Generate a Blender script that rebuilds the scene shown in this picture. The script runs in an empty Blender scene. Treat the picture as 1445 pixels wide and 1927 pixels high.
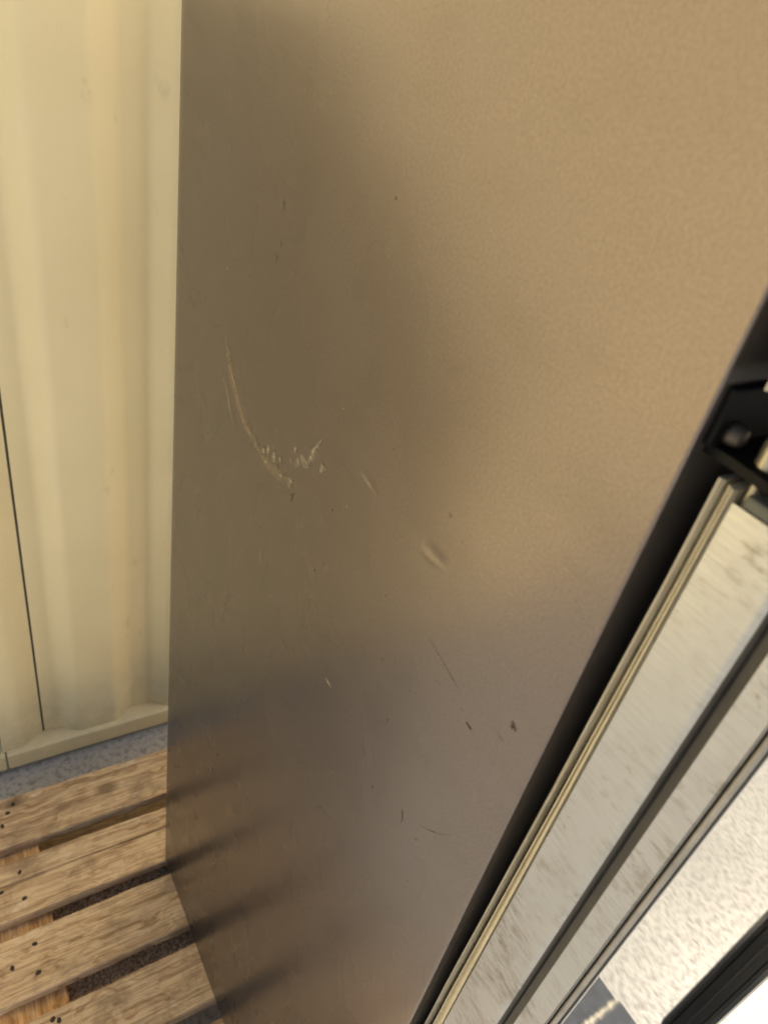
import bpy, bmesh, math, random
from mathutils import Vector, Matrix, Euler
random.seed(7)
S = bpy.context.scene
C = S.collection
R = math.radians

# ------------------------------------------------------------------ camera
# world: z = 0 is the concrete; the refrigerator's side panel lies in the plane x = 0,
# its front faces -y, the corrugated wall stands behind it at y = 1.
cam_d = bpy.data.cameras.new('camera')
cam = bpy.data.objects.new('camera', cam_d); C.objects.link(cam)
rx = Vector((0.838682, -0.513468, 0.181558)); dn = Vector((-0.16654, -0.559187, -0.812142)); fw = Vector((0.518534, 0.650892, -0.554493))
m = Matrix.Identity(4)
for i in range(3):
    m[i][0] = rx[i]; m[i][1] = -dn[i]; m[i][2] = -fw[i]
    m[i][3] = (-0.241226, -0.128440, 1.508498)[i]
cam.matrix_world = m
cam_d.sensor_fit = 'VERTICAL'; cam_d.sensor_height = 9.8; cam_d.sensor_width = 9.8
cam_d.lens = 1332.8 / 1927 * 9.8
cam_d.clip_start = 0.01; cam_d.clip_end = 500
cam_d.dof.use_dof = True; cam_d.dof.focus_distance = 0.60; cam_d.dof.aperture_fstop = 2.6
S.camera = cam

# ------------------------------------------------------------------ light
SUN = Vector((0.86, -1.0, 1.0)).normalized()          # towards the sun
W = bpy.data.worlds.new('World'); S.world = W; W.use_nodes = True
nt = W.node_tree; nt.nodes.clear()
sky = nt.nodes.new('ShaderNodeTexSky'); sky.sky_type = 'NISHITA'; sky.sun_disc = False
sky.sun_elevation = math.asin(SUN.z); sky.sun_rotation = math.atan2(SUN.x, SUN.y)
sky.dust_density = 5.0; sky.air_density = 1.0
bg = nt.nodes.new('ShaderNodeBackground'); bg.inputs['Strength'].default_value = 0.08
wo = nt.nodes.new('ShaderNodeOutputWorld')
nt.links.new(sky.outputs[0], bg.inputs[0]); nt.links.new(bg.outputs[0], wo.inputs[0])
sd = bpy.data.lights.new('sun', 'SUN'); sd.energy = 4.5; sd.angle = R(0.53); sd.color = (1.0, 0.955, 0.885)
so = bpy.data.objects.new('sun', sd); C.objects.link(so)
so.rotation_euler = (-SUN).to_track_quat('-Z', 'Y').to_euler(); so.location = (2, -3, 4)
S.view_settings.view_transform = 'Standard'; S.view_settings.look = 'None'
S.view_settings.gamma = 1.0; S.view_settings.use_curve_mapping = False
S.view_settings.exposure = 1.42
S.render.engine = 'CYCLES'

# ------------------------------------------------------------------ material helpers
class N:
    def __init__(s, name):
        s.m = bpy.data.materials.new(name); s.m.use_nodes = True
        s.t = s.m.node_tree; s.t.nodes.clear()
        s.out = s.t.nodes.new('ShaderNodeOutputMaterial'); s.b = s.t.nodes.new('ShaderNodeBsdfPrincipled')
        s.t.links.new(s.b.outputs[0], s.out.inputs[0])
        s.tc = s.t.nodes.new('ShaderNodeTexCoord')
    def set(s, **k):
        for a, v in k.items():
            i = s.b.inputs[a.replace('_', ' ')]
            if hasattr(v, 'is_output') or isinstance(v, bpy.types.NodeSocket): s.t.links.new(v, i)
            else: i.default_value = v if not (isinstance(v, tuple) and len(v) == 3) else (*v, 1)
        return s
    def n(s, kind, **k):
        x = s.t.nodes.new(kind)
        for a, v in k.items(): setattr(x, a, v)
        return x
    def l(s, a, b): s.t.links.new(a, b)
    def coords(s, scale=(1, 1, 1), per_object=False):
        mp = s.n('ShaderNodeMapping'); mp.inputs['Scale'].default_value = scale
        s.l(s.tc.outputs['Object'], mp.inputs['Vector'])
        if per_object:
            oi = s.n('ShaderNodeObjectInfo'); cx = s.n('ShaderNodeVectorMath', operation='MULTIPLY')
            cb = s.n('ShaderNodeCombineXYZ')
            for q in range(3): s.l(oi.outputs['Random'], cb.inputs[q])
            s.l(cb.outputs[0], cx.inputs[0]); cx.inputs[1].default_value = (37, 71, 53)
            s.l(cx.outputs[0], mp.inputs['Location'])
        return mp.outputs[0]
    def noise(s, vec, scale, detail=4, rough=.55, dist=0):
        x = s.n('ShaderNodeTexNoise'); s.l(vec, x.inputs['Vector'])
        x.inputs['Scale'].default_value = scale; x.inputs['Detail'].default_value = detail
        x.inputs['Roughness'].default_value = rough; x.inputs['Distortion'].default_value = dist
        return x.outputs['Fac']
    def ramp(s, fac, stops):
        x = s.n('ShaderNodeValToRGB'); s.l(fac, x.inputs[0]); e = x.color_ramp.elements
        while len(e) < len(stops): e.new(.5)
        for q, (p, c) in zip(e, stops):
            q.position = p; q.color = (*c, 1) if isinstance(c, tuple) else (c, c, c, 1)
        return x.outputs[0]
    def mix(s, fac, a, b, mode='MIX'):
        x = s.n('ShaderNodeMix', data_type='RGBA', blend_type=mode)
        for i, v in ((0, fac), (6, a), (7, b)):
            if isinstance(v, bpy.types.NodeSocket): s.l(v, x.inputs[i])
            else: x.inputs[i].default_value = v if i == 0 else (*v, 1)
        return x.outputs[2]
    def math(s, op, a, b=0.0):
        x = s.n('ShaderNodeMath', operation=op)
        for i, v in ((0, a), (1, b)):
            if isinstance(v, bpy.types.NodeSocket): s.l(v, x.inputs[i])
            else: x.inputs[i].default_value = v
        return x.outputs[0]
    def bump(s, h, strength, dist=0.001, prev=None):
        x = s.n('ShaderNodeBump'); s.l(h, x.inputs['Height'])
        x.inputs['Strength'].default_value = strength; x.inputs['Distance'].default_value = dist
        if prev is not None: s.l(prev, x.inputs['Normal'])
        return x.outputs[0]

def mat_side():
    a = N('taupe_metallic_paint'); v = a.coords()
    fine = a.noise(v, 520, 1, .5); big = a.noise(v, 7, 2, .5)
    smudge = a.noise(a.coords((1, 1, 2.2)), 16, 3, .55)
    col = a.ramp(fine, [(.30, (.118, .1015, .0970)), (.70, (.138, .1195, .1145))])
    col = a.mix(a.ramp(smudge, [(.50, 0.0), (.9, .25)]), col, (.088, .075, .06))
    wipe = a.noise(a.coords((1, 1.4, 1)), 9, 2, .55, .4)
    rough = a.math('ADD', a.math('ADD', a.math('MULTIPLY', big, .05), .200), a.math('MULTIPLY', wipe, .10))
    nb = a.bump(big, .30, .0010)
    return a.set(Base_Color=col, Metallic=.88, Roughness=rough, Normal=nb).m
def mat_door_steel():
    a = N('brushed_steel'); v = a.coords()
    br = a.noise(a.coords((600, 1, 1)), 3, 2)
    brush = a.noise(a.coords((1, 6, 420)), 4, 3, .6)
    smear = a.noise(a.coords((90, 90, 240)), 1.0, 7, .68, .5)
    blot = a.noise(a.coords((14, 14, 11)), 2.2, 4)
    sep = a.n('ShaderNodeSeparateXYZ'); a.l(a.tc.outputs['Object'], sep.inputs[0])
    low = a.ramp(sep.outputs[2], [(.0, 1.0), (1.0, 0.0)])
    lowm = a.n('ShaderNodeMapRange'); a.l(sep.outputs[2], lowm.inputs[0])
    lowm.inputs[1].default_value = .85; lowm.inputs[2].default_value = 1.15; lowm.inputs[3].default_value = .085; lowm.inputs[4].default_value = -.035
    d = a.math('ADD', a.math('ADD', smear, a.math('MULTIPLY', a.math('SUBTRACT', blot, .5), .35)), lowm.outputs[0])
    clump = a.ramp(a.noise(a.coords((20, 20, 17)), 1.0, 4, .6), [(.44, 0.0), (.66, 1.0)])
    soft = a.ramp(a.noise(a.coords((60, 60, 45)), 1.0, 5, .6), [(.54, 0.0), (.9, .5)])
    dirt = a.math('MAXIMUM', a.math('MULTIPLY', a.ramp(d, [(.49, 0.0), (.68, 1.0)]), clump), a.math('MULTIPLY', soft, .6))
    base = a.ramp(brush, [(.3, (.275, .283, .290)), (.7, (.350, .358, .365))])
    col = a.mix(dirt, base, (.17, .15, .12))
    rough = a.math('ADD', a.math('MULTIPLY', dirt, .22), .33)
    nb = a.bump(brush, .10, .0003); nb = a.bump(d, .25, .0006, nb)
    return a.set(Base_Color=col, Metallic=.9, Roughness=rough, Normal=nb).m
def mat_front():
    a = N('polished_steel_front')
    br = a.noise(a.coords((4, 1, 500)), 3, 3, .6)
    w = a.noise(a.coords((1, 1, 1)), 9, 2)
    nb = a.bump(w, .03, .0006); nb = a.bump(br, .012, .0002, nb)
    return a.set(Base_Color=(.66, .66, .64), Metallic=1.0, Specular_Tint=(.64, .64, .63), Roughness=.012, Normal=nb).m
def mat_handle():
    a = N('satin_chrome_handle'); br = a.noise(a.coords((400, 400, 2)), 2, 2)
    return a.set(Base_Color=a.ramp(br, [(.3, (.10, .096, .088)), (.7, (.16, .152, .14))]), Metallic=1.0, Roughness=.25).m
def mat_plain(name, c, rough, metallic=0.0, var=.15, scale=60, bump=.1, spec=.5):
    a = N(name); f = a.noise(a.coords(), scale, 4)
    col = a.ramp(f, [(.3, tuple(x * (1 - var) for x in c)), (.7, tuple(min(1, x * (1 + var)) for x in c))])
    return a.set(Base_Color=col, Roughness=rough, Metallic=metallic, Specular_IOR_Level=spec, Normal=a.bump(f, bump, .0006)).m
def mat_gasket():
    a = N('ivory_vinyl_gasket'); f = a.noise(a.coords((30, 30, 9)), 3, 5, .6)
    col = a.ramp(f, [(.3, (.40, .355, .255)), (.55, (.50, .455, .345)), (.78, (.36, .28, .18))])
    return a.set(Base_Color=col, Roughness=.45, Normal=a.bump(f, .15, .0008)).m
def mat_wall(base_dark_max=.55):
    a = N('cream_painted_steel'); v = a.coords()
    f = a.noise(v, 5, 5); g = a.noise(v, 300, 2); dd = a.noise(a.coords((1, 1, .5)), 22, 6, .65)
    col = a.ramp(f, [(.3, (.81, .68, .385)), (.7, (.86, .73, .425))])
    col = a.mix(a.ramp(dd, [(.62, 0.0), (.74, .28)]), col, (.40, .32, .19))
    sep = a.n('ShaderNodeSeparateXYZ'); a.l(a.tc.outputs['Object'], sep.inputs[0])
    base_dark = a.n('ShaderNodeMapRange'); a.l(sep.outputs[2], base_dark.inputs[0])  # blotchy darker tone, stronger towards the foot of the wall
    base_dark.inputs[1].default_value = .05; base_dark.inputs[2].default_value = .26; base_dark.inputs[3].default_value = base_dark_max; base_dark.inputs[4].default_value = 0
    sp = a.math('MULTIPLY', base_dark.outputs[0], a.ramp(a.noise(v, 26, 6, .7), [(.3, .25), (.7, 1.0)]))
    col = a.mix(sp, col, (.34, .29, .20))
    nb = a.bump(g, .06, .0004); nb = a.bump(f, .25, .003, nb)
    return a.set(Base_Color=col, Roughness=.48, Specular_IOR_Level=.3, Normal=nb).m
def mat_wood(name, tint=(1, 1, 1), axis=0):
    a = N(name)
    sc = [1, 1, 1]; sc = [44, 44, 44]; sc[axis] = 2.0
    v = a.coords(tuple(sc), True); vo = a.coords((1, 1, 1), True)
    warp = a.noise(vo, 9, 2)
    mx = a.n('ShaderNodeVectorMath', operation='MULTIPLY_ADD'); a.l(v, mx.inputs[0]); mx.inputs[1].default_value = (1, 1, 1)
    cb = a.n('ShaderNodeCombineXYZ')
    for q in range(3): a.l(a.math('MULTIPLY', warp, 2.2), cb.inputs[q])
    a.l(cb.outputs[0], mx.inputs[2])
    grain = a.noise(mx.outputs[0], 1.6, 5, .65, .8)
    sc2 = [430, 430, 430]; sc2[axis] = 9
    fib = a.noise(a.coords(tuple(sc2), True), 1.0, 3, .6)
    t = tint
    C3 = lambda r, g, b: (r * t[0], g * t[1], b * t[2])
    col = a.ramp(grain, [(.36, C3(.27, .165, .082)), (.47, C3(.50, .355, .205)), (.56, C3(.63, .475, .295)), (.66, C3(.44, .315, .19))])
    col = a.mix(a.ramp(fib, [(.40, .55), (.53, 0.0)]), col, C3(.20, .12, .06))
    grime = a.noise(vo, 14, 6, .65)
    col = a.mix(a.ramp(grime, [(.50, 0.0), (.68, .70)]), col, (.20, .135, .08))
    sc3 = [30, 30, 30]; sc3[axis] = 15
    scuff = a.noise(a.coords(tuple(sc3), True), 1.0, 6, .72)
    col = a.mix(a.ramp(scuff, [(.59, 0.0), (.70, .60)]), col, (.66, .59, .47))
    vk = a.n('ShaderNodeTexVoronoi'); scv = [13, 13, 13]; scv[axis] = 8
    a.l(a.coords(tuple(scv), True), vk.inputs['Vector']); vk.inputs['Scale'].default_value = .55
    col = a.mix(a.ramp(vk.outputs['Distance'], [(.05, .8), (.13, 0.0)]), col, (.13, .075, .04))
    nb = a.bump(fib, .5, .0012); nb = a.bump(grain, .4, .002, nb)
    return a.set(Base_Color=col, Roughness=.72, Normal=nb).m
def mat_chip():
    a = N('chipboard'); vo = a.n('ShaderNodeTexVoronoi'); a.l(a.coords((1, 1, 1)), vo.inputs['Vector']); vo.inputs['Scale'].default_value = 330
    sp = a.n('ShaderNodeSeparateColor'); a.l(vo.outputs['Color'], sp.inputs[0])
    col = a.ramp(sp.outputs[0], [(.0, (.16, .10, .05)), (.5, (.40, .27, .15)), (1.0, (.62, .45, .28))])
    return a.set(Base_Color=col, Roughness=.85, Normal=a.bump(sp.outputs[0], .5, .001)).m
def mat_ground():
    a = N('pale_concrete'); v = a.coords()
    f = a.noise(v, 3, 6); g = a.noise(v, 75, 6, .72); st = a.noise(v, 240, 3, .6)
    col = a.ramp(f, [(.3, (.43, .41, .365)), (.7, (.53, .505, .45))])
    col = a.mix(a.ramp(g, [(.36, .80), (.54, 0.0)]), col, (.19, .18, .16))
    col = a.mix(a.ramp(st, [(.60, 0.0), (.72, .5)]), col, (.62, .60, .56))
    nb = a.bump(g, .9, .006); nb = a.bump(st, .5, .002, nb)
    return a.set(Base_Color=col, Roughness=.85, Normal=nb).m
def mat_slab():
    a = N('dark_slate_slab'); v = a.coords(); f = a.noise(v, 30, 6, .65); g = a.noise(v, 260, 3, .6)
    col = a.ramp(f, [(.3, (.018, .022, .027)), (.7, (.042, .047, .053))])
    col = a.mix(a.ramp(g, [(.62, 0.0), (.75, .6)]), col, (.22, .215, .20))
    return a.set(Base_Color=col, Roughness=.6, Normal=a.bump(g, .4, .001)).m
def mat_sand():
    a = N('sand'); g = a.noise(a.coords(), 420, 3, .6)
    return a.set(Base_Color=a.ramp(g, [(.3, (.30, .26, .18)), (.7, (.62, .57, .45))]), Roughness=.95).m
def mat_mark(name, col, lo, hi, scale, strength=1.0, stretch=(1, 1, 1)):
    # worn-in mark: colour laid over the paint where a breakup noise lets it through
    a = N(name); at = a.n('ShaderNodeAttribute'); at.attribute_name = 'wear'
    n = a.noise(a.coords(stretch), scale, 5, .7)
    f = a.math('MULTIPLY', a.ramp(a.math('ADD', n, a.math('MULTIPLY', a.math('SUBTRACT', at.outputs['Fac'], .5), .22)), [(lo, 0.0), (hi, strength)]), a.ramp(at.outputs['Fac'], [(0.0, 0.0), (.35, 1.0)]))
    v = a.noise(a.coords(), 500, 3)
    c = a.ramp(v, [(.3, tuple(x * .75 for x in col)), (.7, tuple(min(1, x * 1.2) for x in col))])
    return a.set(Base_Color=c, Roughness=.6, Alpha=f).m

M = dict(side=mat_side(), steel=mat_door_steel(), front=mat_front(), handle=mat_handle(), gasket=mat_gasket(),
         dark=mat_plain('dark_grey_flange', (.045, .038, .032), .5, 0.0, spec=.35),
         groove=mat_plain('dark_reflection_tone', (.040, .037, .030), .5, 0.0, bump=.03, spec=.3),  # dark reflection in the door groove, put into the colour
         black=mat_plain('black_plastic', (.005, .005, .005), .6, spec=.12),
         zinc=mat_plain('zinc_plated_steel', (.26, .245, .205), .35, .9),
         screw=mat_plain('blackened_screw', (.06, .05, .038), .45, .5),
         joint=mat_plain('joint_dark', (.13, .115, .08), .8, spec=.1),
         chrome=mat_plain('bright_trim', (.24, .235, .22), .32, 1.0, bump=.02),
         cap=mat_plain('dark_green_grey_cap', (.045, .05, .043), .4),
         wall=mat_wall(), rail=mat_wall(.28), wood=mat_wood('weathered_pine'), wood_y=mat_wood('golden_pine', (1.22, 1.0, .70), 1),
         chip=mat_chip(), nail=mat_plain('rusty_nail', (.035, .026, .020), .7, .4), ground=mat_ground(), slab=mat_slab(), sand=mat_sand(),
         scuff=mat_mark('scuff_through_paint', (.30, .225, .13), .50, .64, 620, .45),
         flake=mat_mark('chalky_scuff', (.36, .31, .22), .50, .62, 700, .50),
         speck=mat_mark('dark_dirt', (.035, .022, .012), .42, .62, 600, .85),
         faint=mat_mark('faint_rub', (.06, .045, .03), .44, .68, 500, .50),
         pale=mat_mark('pale_scratch', (.42, .37, .28), .45, .65, 600, .45))

# ------------------------------------------------------------------ mesh helpers
def obj(name, bm, mat, parent=None, smooth=False, loc=None, rotz=0):
    me = bpy.data.meshes.new(name); bm.normal_update(); bm.to_mesh(me); bm.free()
    if smooth:
        for p in me.polygons: p.use_smooth = True
    me.materials.append(mat)
    o = bpy.data.objects.new(name, me); C.objects.link(o)
    if parent: o.parent = parent
    if loc: o.location = loc
    o.rotation_euler.z = rotz
    return o
def thing(name, label, cat, loc=(0, 0, 0), rotz=0, group=None):
    o = bpy.data.objects.new(name, None); C.objects.link(o); o.location = loc; o.rotation_euler.z = rotz
    o.empty_display_size = .05
    o['label'] = label; o['category'] = cat
    if group: o['group'] = group
    return o
def box(x0, x1, y0, y1, z0, z1, bev=0.0, seg=2):
    bm = bmesh.new()
    vs = [bm.verts.new((x, y, z)) for x in (x0, x1) for y in (y0, y1) for z in (z0, z1)]
    for f in ((0, 1, 3, 2), (4, 6, 7, 5), (0, 4, 5, 1), (2, 3, 7, 6), (0, 2, 6, 4), (1, 5, 7, 3)):
        bm.faces.new([vs[i] for i in f])
    bmesh.ops.recalc_face_normals(bm, faces=bm.faces[:])
    if bev: bmesh.ops.bevel(bm, geom=bm.edges[:], offset=bev, segments=seg, affect='EDGES', profile=.5)
    return bm
def prism(outline, z0, z1, closed=True, cap=True):
    """outline of (x, y) swept up in z"""
    bm = bmesh.new()
    a = [bm.verts.new((x, y, z0)) for x, y in outline]; b = [bm.verts.new((x, y, z1)) for x, y in outline]
    n = len(outline)
    for i in range(n if closed else n - 1):
        j = (i + 1) % n; bm.faces.new((a[i], a[j], b[j], b[i]))
    if cap and closed:
        bm.faces.new(a); bm.faces.new(b)
        bmesh.ops.recalc_face_normals(bm, faces=bm.faces[:])
    return bm
def loft(sections, cap=True):
    bm = bmesh.new(); rows = [[bm.verts.new(p) for p in s] for s in sections]; n = len(rows[0])
    for r, q in zip(rows, rows[1:]):
        for i in range(n): bm.faces.new((r[i], r[(i + 1) % n], q[(i + 1) % n], q[i]))
    if cap: bm.faces.new(rows[0]); bm.faces.new(rows[-1])
    bmesh.ops.recalc_face_normals(bm, faces=bm.faces[:])
    return bm
def cyl(p, axis, r, h, seg=24, bev=0.0, r2=None):
    bm = bmesh.new()
    bmesh.ops.create_cone(bm, cap_ends=True, segments=seg, radius1=r, radius2=r if r2 is None else r2, depth=h)
    if bev:
        bmesh.ops.bevel(bm, geom=[e for e in bm.edges if len(e.link_faces) == 2 and e.calc_face_angle(0) > .8], offset=bev, segments=3, affect='EDGES')
    q = Vector((0, 0, 1)).rotation_difference(Vector(axis))
    bm.transform(Matrix.Translation(p) @ q.to_matrix().to_4x4())
    return bm

Z0 = .144        # top of the pallet deck

# ------------------------------------------------------------------ ground
bm = bmesh.new()
bmesh.ops.create_grid(bm, x_segments=2, y_segments=2, size=60)
ground = obj('ground', bm, M['ground']); ground['kind'] = 'structure'
ground['label'] = 'pale gritty concrete ground in sun and shade'
DOOR_A = R(-1.5)     # the lower door stands a hair open, turning about its hinge
HX, HY = .012, -.052  # hinge axis
def place_slabs():
    # two rows of dark slabs let into the concrete in front of the refrigerator, sand in the joint
    th = 2 * DOOR_A
    # mirror image across the door front of the line x = .73 / joint y = .009
    c, s = math.cos(DOOR_A), math.sin(DOOR_A)
    p0 = Vector((HX, HY, 0)) + Vector((-(-.0808 - HY) * s, (-.0808 - HY) * c, 0)); nrm = Vector((-s, c, 0))
    mir = lambda v: v - 2 * (v - p0).dot(nrm) * nrm
    k = mir(Vector((.727, .009, 0))); ex = (mir(Vector((.627, .009, 0))) - k).normalized(); ey = (mir(Vector((.727, -.09, 0))) - k).normalized()
    L = .40
    for i in range(2):
        for j in (-1, 0):
            o = k + ex * (L + .004) * i + ey * ((L + .006) * j + .003)
            wj = -.006 if (i == 0 and j == 0) else 0
            b = box(wj if i == 0 else 0, L, 0, L, -.02, .005, .003)
            mm = Matrix(((ex.x, ey.x, 0, o.x), (ex.y, ey.y, 0, o.y), (0, 0, 1, 0), (0, 0, 0, 1)))
            b.transform(mm)
            bmesh.ops.recalc_face_normals(b, faces=b.faces[:])
            obj('paving_slab', b, M['slab'], ground)
    b = bmesh.new()
    n = 160
    rows = []
    for i in range(n + 1):
        u = -.004 + i / n * (2 * L + .006)
        w0 = .003 + .004 * random.random() ** 2 + .010 * max(0, random.random() - .75); w1 = .003 + .007 * random.random() ** 2 + .02 * max(0, random.random() - .7)
        p = k + ex * u
        rows.append([b.verts.new((*(p + ey * q).xy, z)) for q, z in ((-w0 * .8, .0052), (0, .0062), (w1 * .6, .0052))])
    for r, q in zip(rows, rows[1:]):
        for i in range(2): b.faces.new((r[i], r[i + 1], q[i + 1], q[i]))
    bmesh.ops.recalc_face_normals(b, faces=b.faces[:])
    sj = obj('sand_joint', b, M['sand'], ground); sj['kind'] = 'stuff'
place_slabs()

# ------------------------------------------------------------------ corrugated wall
YAW = -.0257         # wall and pallet stand a degree and a half off the refrigerator
wall = thing('corrugated_wall', 'cream painted corrugated steel wall with base rail behind the refrigerator', 'wall', rotz=YAW)
P, FY, BY = .2, 1.012, 1.038
def corr(x0, x1, off=0.0):
    """profile points of the sheet between x0 and x1; crests at FY, valleys at BY, soft bends"""
    pts = []; n = max(2, int((x1 - x0) / .0025))
    for i in range(n + 1):
        x = x0 + (x1 - x0) * i / n
        def raw(x):
            t = (x + .0915) % P
            if t < .080: return 0.0
            if t < .122: return (t - .080) / .042
            if t < .167: return 1.0
            return 1 - (t - .167) / .033
        h = sum(raw(x + d * .0022) for d in range(-3, 4)) / 7
        pts.append((x, FY + (BY - FY) * h + off))
    return pts
seams = [-4.6, -3.45, -2.4, -1.362, -.2525, -.1635, .837, 1.837, 2.837, 4.0]
for i, (a, b_) in enumerate(zip(seams, seams[1:])):
    # each sheet 1.6 mm thick, an open joint of a few millimetres between neighbours
    pts = corr(a + .0022, b_ - .0022)
    back = [(x, y + .0016) for x, y in reversed(pts)]
    obj('sheet_panel', prism(pts + back, Z0 - .081 + .0005, 2.45), M['wall'], wall)
for a in seams[1:-1]:
    obj('joint_backing', box(a - .012, a + .012, BY + .004, BY + .008, Z0 - .080, 2.449), M['joint'], wall)  # dark-coloured strip behind each open joint
for a, b_ in ((-4.6, -.246), (-.244, 4.0)):
    obj('base_rail', box(a, b_, 1.0, 1.09, Z0 - .129, Z0 - .081, .004), M['rail'], wall)
obj('top_rail', box(-4.6, 4.0, .995, 1.09, 2.45, 2.53, .004), M['wall'], wall)
for x in (-4.3, -2.3, -.6, 1.2, 3.6):
    obj('footing_block', box(x, x + .12, 1.03, 1.10, 0, Z0 - .129), M['dark'], wall)

# ------------------------------------------------------------------ pallet
pallet = thing('wooden_pallet', 'weathered pine pallet with gapped deck boards under the refrigerator', 'pallet', rotz=YAW)
def plank(name, x0, x1, y0, y1, z0, z1, mat, rough=.0012, cuts=14, along=0):
    bmx = box(x0, x1, y0, y1, z0, z1)
    es = [e for e in bmx.edges if abs((e.verts[0].co - e.verts[1].co)[along]) > 1e-5]
    bmesh.ops.subdivide_edges(bmx, edges=es, cuts=cuts, use_grid_fill=True)
    oth = 1 - along
    ph = random.random() * 9
    for v in bmx.verts:
        s = v.co[along]
        w = rough * (math.sin(s * 9 + ph) + .6 * math.sin(s * 31 + ph * 2) + random.uniform(-.5, .5))
        v.co[oth] += w * (1 if v.co[oth] > (y0 + y1) / 2 else .8)
    bmesh.ops.bevel(bmx, geom=[e for e in bmx.edges if len(e.link_faces) == 2 and e.calc_face_angle(0) > .8], offset=.0016, segments=2, affect='EDGES')
    return obj(name, bmx, mat, pallet)
PX0, PX1 = -.322, .85
zt = Z0
boards = [(.732, .838), (.6595, .702), (.593, .6580), (.461, .565), (.330, .427), (.198, .300), (.068, .166)]
for y0, y1 in boards:
    plank('deck_board', PX0, PX1, y0, y1, zt - .022, zt - .0004, M['wood'])
for x0, x1 in ((-.3175, -.217), (.19, .29), (.74, .845)):
    plank('cross_board', x0, x1, .070, .836, zt - .044, zt - .0226, M['wood_y'], along=1)
    for y0, y1 in ((.70, .836), (.39, .52), (.075, .20)):
        obj('block', box(x0, x1, y0, y1, .0205, zt - .0445, .002), M['chip'], pallet)
for y0, y1 in ((.72, .82), (.40, .50), (.09, .19)):
    plank('bottom_board', PX0 + .01, PX1 - .01, y0, y1, .0004, .020, M['wood'])
obj('chipboard_infill', box(-.2165, .1895, .405, .640, zt - .062, zt - .0455, .001), M['chip'], pallet)
nails = [(-.2472, .8206), (-.2585, .8046), (-.2706, .780), (-.2547, .6762), (-.254, .6248), (-.2878, .6505), (-.2505, .5397), (-.2875, .5157), (-.2521, .4917), (-.2435, .4133), (-.2352, .4076), (-.29, .36), (-.262, .345)]
nail_me = None
for i, (x, y) in enumerate(nails):
    if nail_me is None:
        bmn = bmesh.new()
        ring = [bmn.verts.new((.0042 * math.cos(t * .5236) * (1 + .06 * math.sin(t * 2.1)), .0038 * math.sin(t * .5236) * (1 + .07 * math.cos(t * 1.7)), 0)) for t in range(12)]
        top = [bmn.verts.new((v.co.x * .7, v.co.y * .7, .0007)) for v in ring]
        for t in range(12): bmn.faces.new((ring[t], ring[(t + 1) % 12], top[(t + 1) % 12], top[t]))
        bmn.faces.new(top)
        o = obj('nail', bmn, M['nail'], pallet); nail_me = o.data
    else:
        o = bpy.data.objects.new('nail', nail_me); C.objects.link(o); o.parent = pallet
    o.location = (x, y, zt - .0004); o.rotation_euler.z = random.random() * 3; s = random.uniform(.75, 1.1); o.scale = (s * random.uniform(.95, 1.25), s, 1)

# ------------------------------------------------------------------ refrigerator
FW, FD, FH = .70, .60, 1.82
fr = thing('refrigerator', 'tall taupe metallic refrigerator with scuffed side panel standing on the pallet', 'refrigerator', (0, 0, Z0))
def L(name, bm_, mat, parent=None, smooth=False): return obj(name, bm_, mat, parent or fr, smooth)

# side panel: fine grid with the dents pressed in
dents = [((.197, 1.1155), (-.97, -.17), .009, .0016, .00034), ((.119, 1.1130), (-.985, .17), .010, .0020, .00042), ((.1965, .9185), (-1, .02), .005, .0013, .00036)]
def steps(a, b, fine0, fine1, coarse, fine):
    v = []; x = a
    while x < b - 1e-6:
        v.append(x); x += fine if fine0 <= x < fine1 else coarse
        if v[-1] < fine0 < x: x = fine0
    return v + [b]
ys = steps(.0025, FD - .004, .085, .225, .02, .0008); zs = steps(.0, FH, .905, 1.135, .03, .0009)
bm = bmesh.new(); grid = []
for y in ys:
    col = []
    for z in zs:
        d = 0
        for (cy, cz), (ux, uz), sl, sw, dep in dents:
            a = (y - cy) * ux + (z - cz) * uz; b = -(y - cy) * uz + (z - cz) * ux
            if abs(a) < 6 * sl and abs(b) < 8 * sw:
                k = math.exp(-(a / sl) ** 2)
                # a crease: steep on one flank, long on the other, with a raised lip
                d += dep * k * (math.exp(-(b / sw) ** 2) if b > 0 else math.exp(-(b / (2.6 * sw)) ** 2)) - dep * .35 * k * math.exp(-((b - 2.2 * sw) / sw) ** 2)
        col.append(bm.verts.new((d, y, z)))
    grid.append(col)
for a, b in zip(grid, grid[1:]):
    for i in range(len(zs) - 1): bm.faces.new((a[i], a[i + 1], b[i + 1], b[i]))
# folded front and back edges
def fold(col, pts):
    prev = col
    for dx, dy in pts:
        cur = [bm.verts.new((dx, dy, z)) for z in zs]
        for i in range(len(zs) - 1):
            bm.faces.new((prev[i], prev[i + 1], cur[i + 1], cur[i]))
        prev = cur
fold(grid[0], [(.0, .0010), (.0002, .0004), (.0006, .0001), (.0010, .0)])
fold(grid[-1], [(.0004, FD - .0022), (.0014, FD - .0008), (.003, FD), (.03, FD)])
bmesh.ops.recalc_face_normals(bm, faces=bm.faces[:])
cen = [f for f in bm.faces if abs(f.normal.x) > .9]
if cen and cen[0].normal.x > 0: bmesh.ops.reverse_faces(bm, faces=bm.faces[:])
side = L('side_panel', bm, M['side'], smooth=True)
side['label'] = 'taupe side panel with dents, a curved scuff and dark specks'
L('side_panel', box(FW - .003, FW, .0, FD, 0, FH, .001), M['side'])
L('top_panel', box(.0035, FW - .0035, .0, FD - .002, FH - .012, FH, .001), M['side'])
L('back_panel', box(.03, FW - .0035, FD - .012, FD - .002, .001, FH - .0125), M['dark'])
L('front_flange', box(.0010, .045, .0006, .02, .03, FH - .0125), M['dark'])
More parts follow.
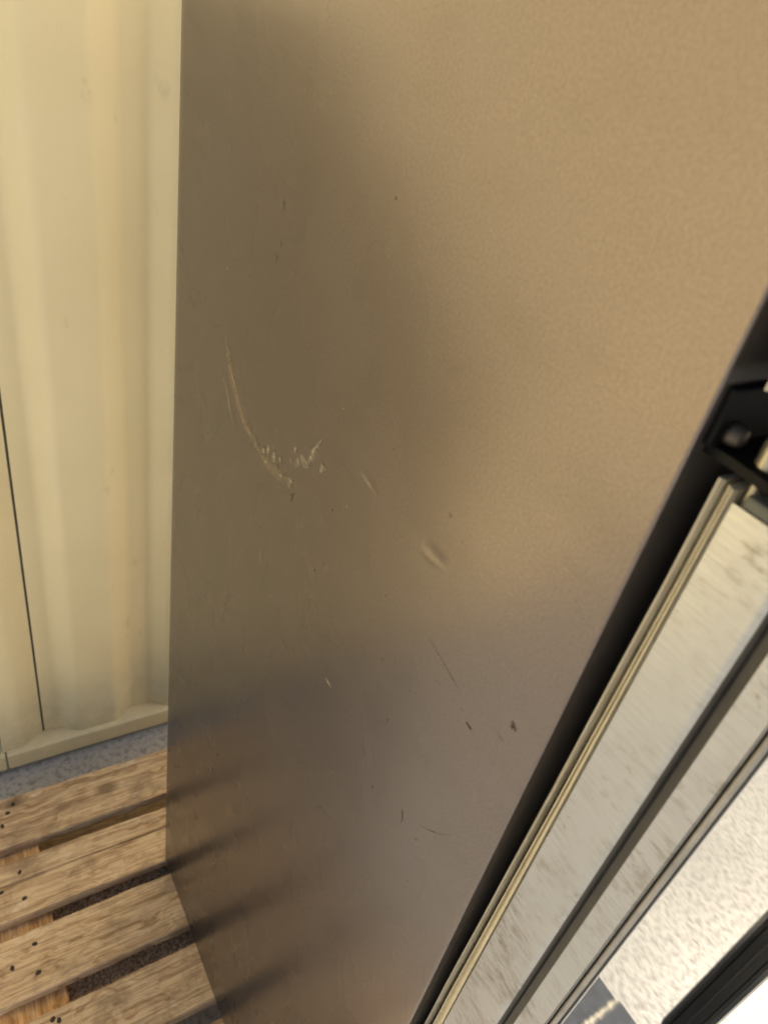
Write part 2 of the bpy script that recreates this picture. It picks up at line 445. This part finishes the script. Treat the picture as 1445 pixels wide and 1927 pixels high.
L('front_flange', box(FW - .045, FW - .0036, .0006, .02, .03, FH - .0125), M['dark'])
L('middle_rail', box(.046, FW - .046, .0014, .02, 1.24, 1.31), M['dark'])
L('inner_liner', box(.046, FW - .046, .021, .03, .03, FH - .0125), M['gasket'])
L('base_plate', box(.004, FW - .004, .002, FD - .013, .0002, .028), M['dark'])

def ribbon(name, pts, width, mat, parent, wob=.25, z_shift=-Z0, lift=-.00015, taper=True):
    """a worn mark lying on the panel: a strip with wear = 1 on its spine, 0 at its rim"""
    P3 = [Vector((p[0], p[1] + z_shift)) for p in pts]
    # resample smooth
    dense = []
    for i in range(len(P3) - 1):
        a = P3[max(0, i - 1)]; b = P3[i]; c = P3[i + 1]; d = P3[min(len(P3) - 1, i + 2)]
        for k in range(8):
            t = k / 8
            dense.append(.5 * ((2 * b) + (c - a) * t + (2 * a - 5 * b + 4 * c - d) * t * t + (3 * b - a - 3 * c + d) * t ** 3))
    dense.append(P3[-1])
    n = len(dense); b_ = bmesh.new(); lay = b_.verts.layers.float.new('wear'); rows = []
    for i, p in enumerate(dense):
        t = dense[min(n - 1, i + 1)] - dense[max(0, i - 1)]
        nn = Vector((-t.y, t.x)).normalized()
        f = math.sin(math.pi * min(1, max(0, (i + .3) / (n - .4)))) ** .5 if taper else 1
        w = width * f * (1 + random.uniform(-wob, wob))
        row = []
        for s, wv in ((-1, 0), (-.4, .75), (0, 1), (.4, .75), (1, 0)):
            q = p + nn * w * s; v = b_.verts.new((lift, q.x, q.y)); v[lay] = wv * (0.15 + .85 * f) if 0 < i < n - 1 else 0; row.append(v)
        rows.append(row)
    for r, q in zip(rows, rows[1:]):
        for i in range(4): b_.faces.new((r[i], r[i + 1], q[i + 1], q[i]))
    return obj(name, b_, mat, parent)
def blob(name, c, ry, rz, mat, parent, ang=0.0, lift=-.00017):
    b_ = bmesh.new(); lay = b_.verts.layers.float.new('wear')
    ctr = b_.verts.new((lift, c[0], c[1] - Z0)); ctr[lay] = 1; mid = []; rim = []
    for i in range(18):
        t = i / 18 * 2 * math.pi; k = random.uniform(.7, 1.25)
        for lst, r, wv in ((mid, .5, .8), (rim, 1.0, 0.0)):
            u, w = ry * r * k * math.cos(t), rz * r * k * math.sin(t)
            v = b_.verts.new((lift, c[0] + u * math.cos(ang) - w * math.sin(ang), c[1] - Z0 + u * math.sin(ang) + w * math.cos(ang))); v[lay] = wv; lst.append(v)
    for i in range(18):
        j = (i + 1) % 18
        b_.faces.new((ctr, mid[i], mid[j])); b_.faces.new((mid[i], rim[i], rim[j], mid[j]))
    return obj(name, b_, mat, parent)
arc = [(0.4527, 1.2519), (0.4454, 1.2395), (0.4365, 1.2252), (0.4224, 1.2107), (0.4046, 1.1971), (0.3809, 1.1894), (0.3551, 1.1842), (0.3294, 1.1847), (0.3027, 1.192)]
ribbon('scuff_mark', arc[:7], .0105, M['scuff'], side, lift=-.00012)          # broad smear
ribbon('scuff_mark', arc[5:], .0070, M['scuff'], side, lift=-.00013)
for i in range(15):                                                            # hairlines dragged along the same arc
    a = random.randint(0, 5); n = random.randint(3, 4); o = random.gauss(0, .0036); oz = random.gauss(-.0015, .0022)
    ribbon('scuff_mark', [(y + o, z + oz) for y, z in arc[a:a + n]], random.uniform(.0007, .0020), M['scuff'], side, wob=.6, lift=-.00016 - i * .00001)
ribbon('scuff_mark', [(0.4588, 1.2229), (0.4451, 1.2049), (0.4314, 1.1868), (0.4147, 1.1743)], .0048, M['scuff'], side, lift=-.0004)
for i, c in enumerate([(0.3563, 1.19), (0.3477, 1.1971), (0.3355, 1.1969), (0.2942, 1.2166), (0.2872, 1.2228), (0.2793, 1.2246), (0.2724, 1.2392), (0.2747, 1.2345), (0.2577, 1.2339), (0.3027, 1.192)]):
    blob('paint_scrape', c, random.uniform(.004, .006), random.uniform(.005, .009), M['flake'], side, .3, lift=-.00042 - i * .00001)
for i in range(12):
    t = random.random()
    blob('paint_scrape', (.36 - .10 * t + random.gauss(0, .006), 1.186 + .055 * t ** 1.5 + random.gauss(0, .006)), random.uniform(.0015, .004), random.uniform(.002, .006), M['flake'] if i % 2 else M['scuff'], side, random.uniform(0, .7), lift=-.00054 - i * .00001)
ribbon('paint_scrape', [(.2745, 1.236), (.2672, 1.2487), (.263, 1.255)], .0022, M['flake'], side, lift=-.0007)
darks = [(0.2976, 1.18, .0022, .0035), (0.2948, 1.185, .0014, .002), (0.3644, 1.3928, .003, .004), (0.3623, 1.3653, .0025, .003), (0.3681, 1.3537, .003, .004), (0.023, 1.2105, .0016, .0032), (0.021, 1.2102, .0014, .0022), (0.1191, 1.1039, .0018, .004),
         (0.0767, 1.0477, .0012, .0045), (0.0756, 1.0407, .0008, .003), (0.0571, 1.0448, .0014, .003), (0.0515, 0.9996, .0009, .002), (0.0601, 1.183, .0008, .001), (0.0922, 1.4652, .0009, .0009), (0.2256, 1.4325, .0012, .0012), (0.0727, 0.9974, .0008, .0012), (0.1144, 1.0301, .0012, .002), (0.1047, 1.1508, .001, .0014), (0.1395, 1.1468, .0014, .002), (0.5779, 1.2936, .002, .003)]
for i, (y, z, ry, rz) in enumerate(darks): blob('dirt_speck', (y, z), ry * 1.25, rz * 1.25, M['speck'] if i in (0, 1, 5, 6, 8) else M['faint'], side, random.uniform(-.4, .4), lift=-.00017 - i * .000005)
random.seed(23)
for i in range(22):
    blob('dirt_speck', (random.uniform(.015, .30), random.uniform(.80, 1.30)), random.uniform(.0004, .001), random.uniform(.0006, .0018), M['faint'] if i % 3 else M['speck'], side, random.uniform(-.5, .5), lift=-.00026 - i * .000004)
for i, (y, z) in enumerate([(0.4625, 1.3138), (0.4816, 1.3306), (0.5372, 0.8331), (0.2275, 1.218), (0.217, 1.2256), (0.2417, 1.2912), (0.2123, 0.8599), (0.0175, 0.8492)]):
    blob('paint_chip', (y, z), .0010 + .001 * (y > .4), .0016, M['pale'], side)
for pts, w, mt in (([(0.107, 1.2033), (0.094, 1.2007), (0.0733, 1.1951), (0.0647, 1.1929)], .0011, 'faint'), ([(0.0864, 1.1815), (0.0781, 1.1814)], .0007, 'faint'), ([(0.0533, 1.1785), (0.0471, 1.1779)], .0010, 'speck'),
                   ([(0.0351, 1.1968), (0.03, 1.1963), (0.0235, 1.1947)], .0010, 'faint'), ([(0.0611, 1.0588), (0.0493, 1.0681), (0.0394, 1.0787), (0.031, 1.0914)], .0010, 'faint'), ([(0.1179, 1.29), (0.1118, 1.2893)], .0011, 'faint'),
                   ([(0.3439, 1.0931), (0.3377, 1.076)], .0016, 'pale'),
                   ):
    ribbon('scratch', pts, w, M[mt], side, wob=.4, lift=-.0004)

# doors --------------------------------------------------------------
YB, YG0, YG1, YE, YF = -.0235, -.0505, -.0618, -.0755, -.0808   # back, groove, edge trim, front
def door(z0, z1, ang, name, lab):
    piv = bpy.data.objects.new(name, None); C.objects.link(piv); piv.parent = fr; piv.empty_display_size = .05
    # the pivot is baked into the meshes so that each stays a plain part of the refrigerator
    C.objects.unlink(piv); bpy.data.objects.remove(piv)
    T = Matrix.Translation((HX, HY, 0)) @ Matrix.Rotation(ang, 4, 'Z') @ Matrix.Translation((-HX, -HY, 0))
    def part(n, b, mat, parent=None, smooth=False):
        b.transform(T); return obj(n, b, mat, parent or fr, smooth)
    sh = [(.0042 * (1 - math.cos(k / 10 * math.pi / 2)), YG0 - .0056 * math.sin(k / 10 * math.pi / 2)) for k in range(11)]
    near = [(0, YB), (0, YG0)] + sh[1:5] + [(.0062, YG0 - .0032), (.0062, YG1 - .0001), (0, YG1 - .0001), (0, YE + .0002), (.0010, YE), (.0010, YE - .0004)]
    far = [(FW - .002, YE - .0004), (FW, YE), (FW, YB)]
    body = part('door', prism(near + far, z0 + .006, z1 - .006), M['steel']); body['label'] = lab
    tr = part('groove_reflection', prism(sh[4:] + [(.0042, YG1 + .0004), (.0001, YG1 + .0003), (.0001, YG1), (.0060, YG1), (.0060, YG0 - .0034), (.0014, YG0 - .0034)], z0 + .0065, z1 - .0065), M['groove'], body)  # strip coloured dark to stand for what the curved steel reflects
    part('edge_seam', prism([(.0006, YE - .0005), (.0006, YE - .0012), (.0055, YE - .0012), (.0055, YE - .0005)], z0 + .006, z1 - .006), M['black'], body)
    bead = []
    for k in range(9):
        t = k / 8 * math.pi; bead.append((.0010 - .0011 * math.sin(t), YE - .0030 + .0016 * math.cos(t)))
    bead += [(.005, YE - .0046), (.005, YE - .0014)]
    part('edge_trim', prism(bead, z0 + .006, z1 - .006), M['chrome'], body)
    part('edge_seam', box(.0016, .0054, YF + .0002, YE - .0047, z0 + .006, z1 - .006), M['black'], body)
    f = box(.0056, FW - .004, YF, YE - .0017, z0 + .006, z1 - .006, .0007)
    part('front_skin', f, M['front'], body)
    for a, b_, n in ((z1 - .0058, z1, 'door_cap'), (z0, z0 + .0058, 'door_cap')):
        part(n, box(-.0006, FW + .0006, YF - .0004, YB - .003, a, b_, .0016), M['cap'], body)
    # gasket: lip and cushion, squeezed more tightly lower down
    secs = []; sec2 = []
    n = 24
    for i in range(n + 1):
        z = z0 + .008 + (z1 - z0 - .014) * i / n
        k = min(1, max(0, (z - .65) / .55)) if z0 < .5 else 1.0
        y0 = -.0028 - .0052 * k; x0 = .012
        wv = .0003 * math.sin(z * 17) + .0002 * math.sin(z * 41)
        secs.append([(x0 + .0010, y0, z), (x0 - .0004, y0 - .0008 + wv, z), (x0 - .0006, y0 - .0022 + wv, z), (x0 + .0012, y0 - .0030, z), (x0 + .012, y0 - .0030, z), (x0 + .012, y0, z)])
        a, b = -.0096 - .0036 * k + wv * (1 - k), -.0195 + .0012 * k
        sec2.append([(x0 + .003, a, z), (x0 - .0010, a - .0006, z), (x0 - .0020, a - .0022, z), (x0 - .0006, (a + b) / 2 + .0010, z), (x0 - .0030, (a + b) / 2 - .0010, z), (x0 - .0032, b + .0010, z), (x0 - .001, b, z), (x0 + .016, b, z), (x0 + .016, a, z)])
    g = part('gasket', loft(secs), M['gasket'], body)
    g2 = part('gasket', loft(sec2), M['gasket'], body)
    part('gasket_web', box(.0165, .03, YB - .0002, -.0066, z0 + .01, z1 - .008), M['black'], body)
    part('gasket', box(FW - .035, FW - .015, YB - .0002, -.002, z0 + .008, z1 - .008), M['gasket'], body)
    return body, part
low, lpart = door(.03, 1.1085 + .144 - .0, DOOR_A, 'lower_door', 'stained steel lower door, a hair open, with ivory gasket')
up, upart = door(1.276, 1.815, 0.0, 'upper_door', 'steel upper door above the hinge')

def handle(part, parent, x, za, zb, depth):
    """bar handle: flat strap standing off on a web, swelling towards its middle"""
    secs = []
    for i in range(41):
        t = i / 40; z = za + (zb - za) * t
        d = depth * min(1, .35 + 14 * min(t, 1 - t))
        y0 = YF - .0003
        prof = [(-.006, 0), (-.007, -.45), (-.013, -.55), (-.014, -.72), (-.010, -.92), (-.003, -1), (.004, -1), (.011, -.92), (.015, -.72), (.014, -.55), (.008, -.45), (.007, 0)]
        secs.append([(x + px, y0 + py * d, z) for px, py in prof])
    part('handle', loft(secs), M['handle'], parent)
handle(lpart, low, .63, .045, 1.18, .027)
handle(upart, up, .63, 1.33, 1.72, .022)

# middle hinge -------------------------------------------------------
hz = 1.2535
hin = L('hinge', prism([(.009, .0004), (.009, -.012), (.006, -.030), (.0015, -.046), (.0015, -.064), (.020, -.068), (.040, -.050), (.060, -.006), (.060, .0006)], hz, hz + .004), M['black'])
hin['label'] = 'black middle hinge bracket with screw and bushing'
obj('bracket_leg', box(.005, .058, -.0032, .0004, hz + .0042, hz + .028, .0008), M['black'], hin)
dome = []
for k in range(9):
    t = k / 8; rr = .0050 * math.cos(t * math.pi / 2 * .92); yy = -.0034 - .0036 * min(1, t * 2.2) - .0030 * math.sin(t * math.pi / 2)
    dome.append([(.0150 + rr * math.cos(a), yy, hz + .0098 + rr * math.sin(a)) for a in [q / 20 * 2 * math.pi for q in range(20)]])
obj('hinge_screw', loft(dome), M['screw'], hin, True)
obj('hinge_bushing', cyl((HX + .004, HY + .030, hz + .0105), (0, 0, 1), .0055, .012, 24, .001), M['zinc'], hin)
obj('hinge_pin', cyl((HX + .004, HY + .030, hz + .008), (0, 0, 1), .0028, .040, 16), M['zinc'], hin)
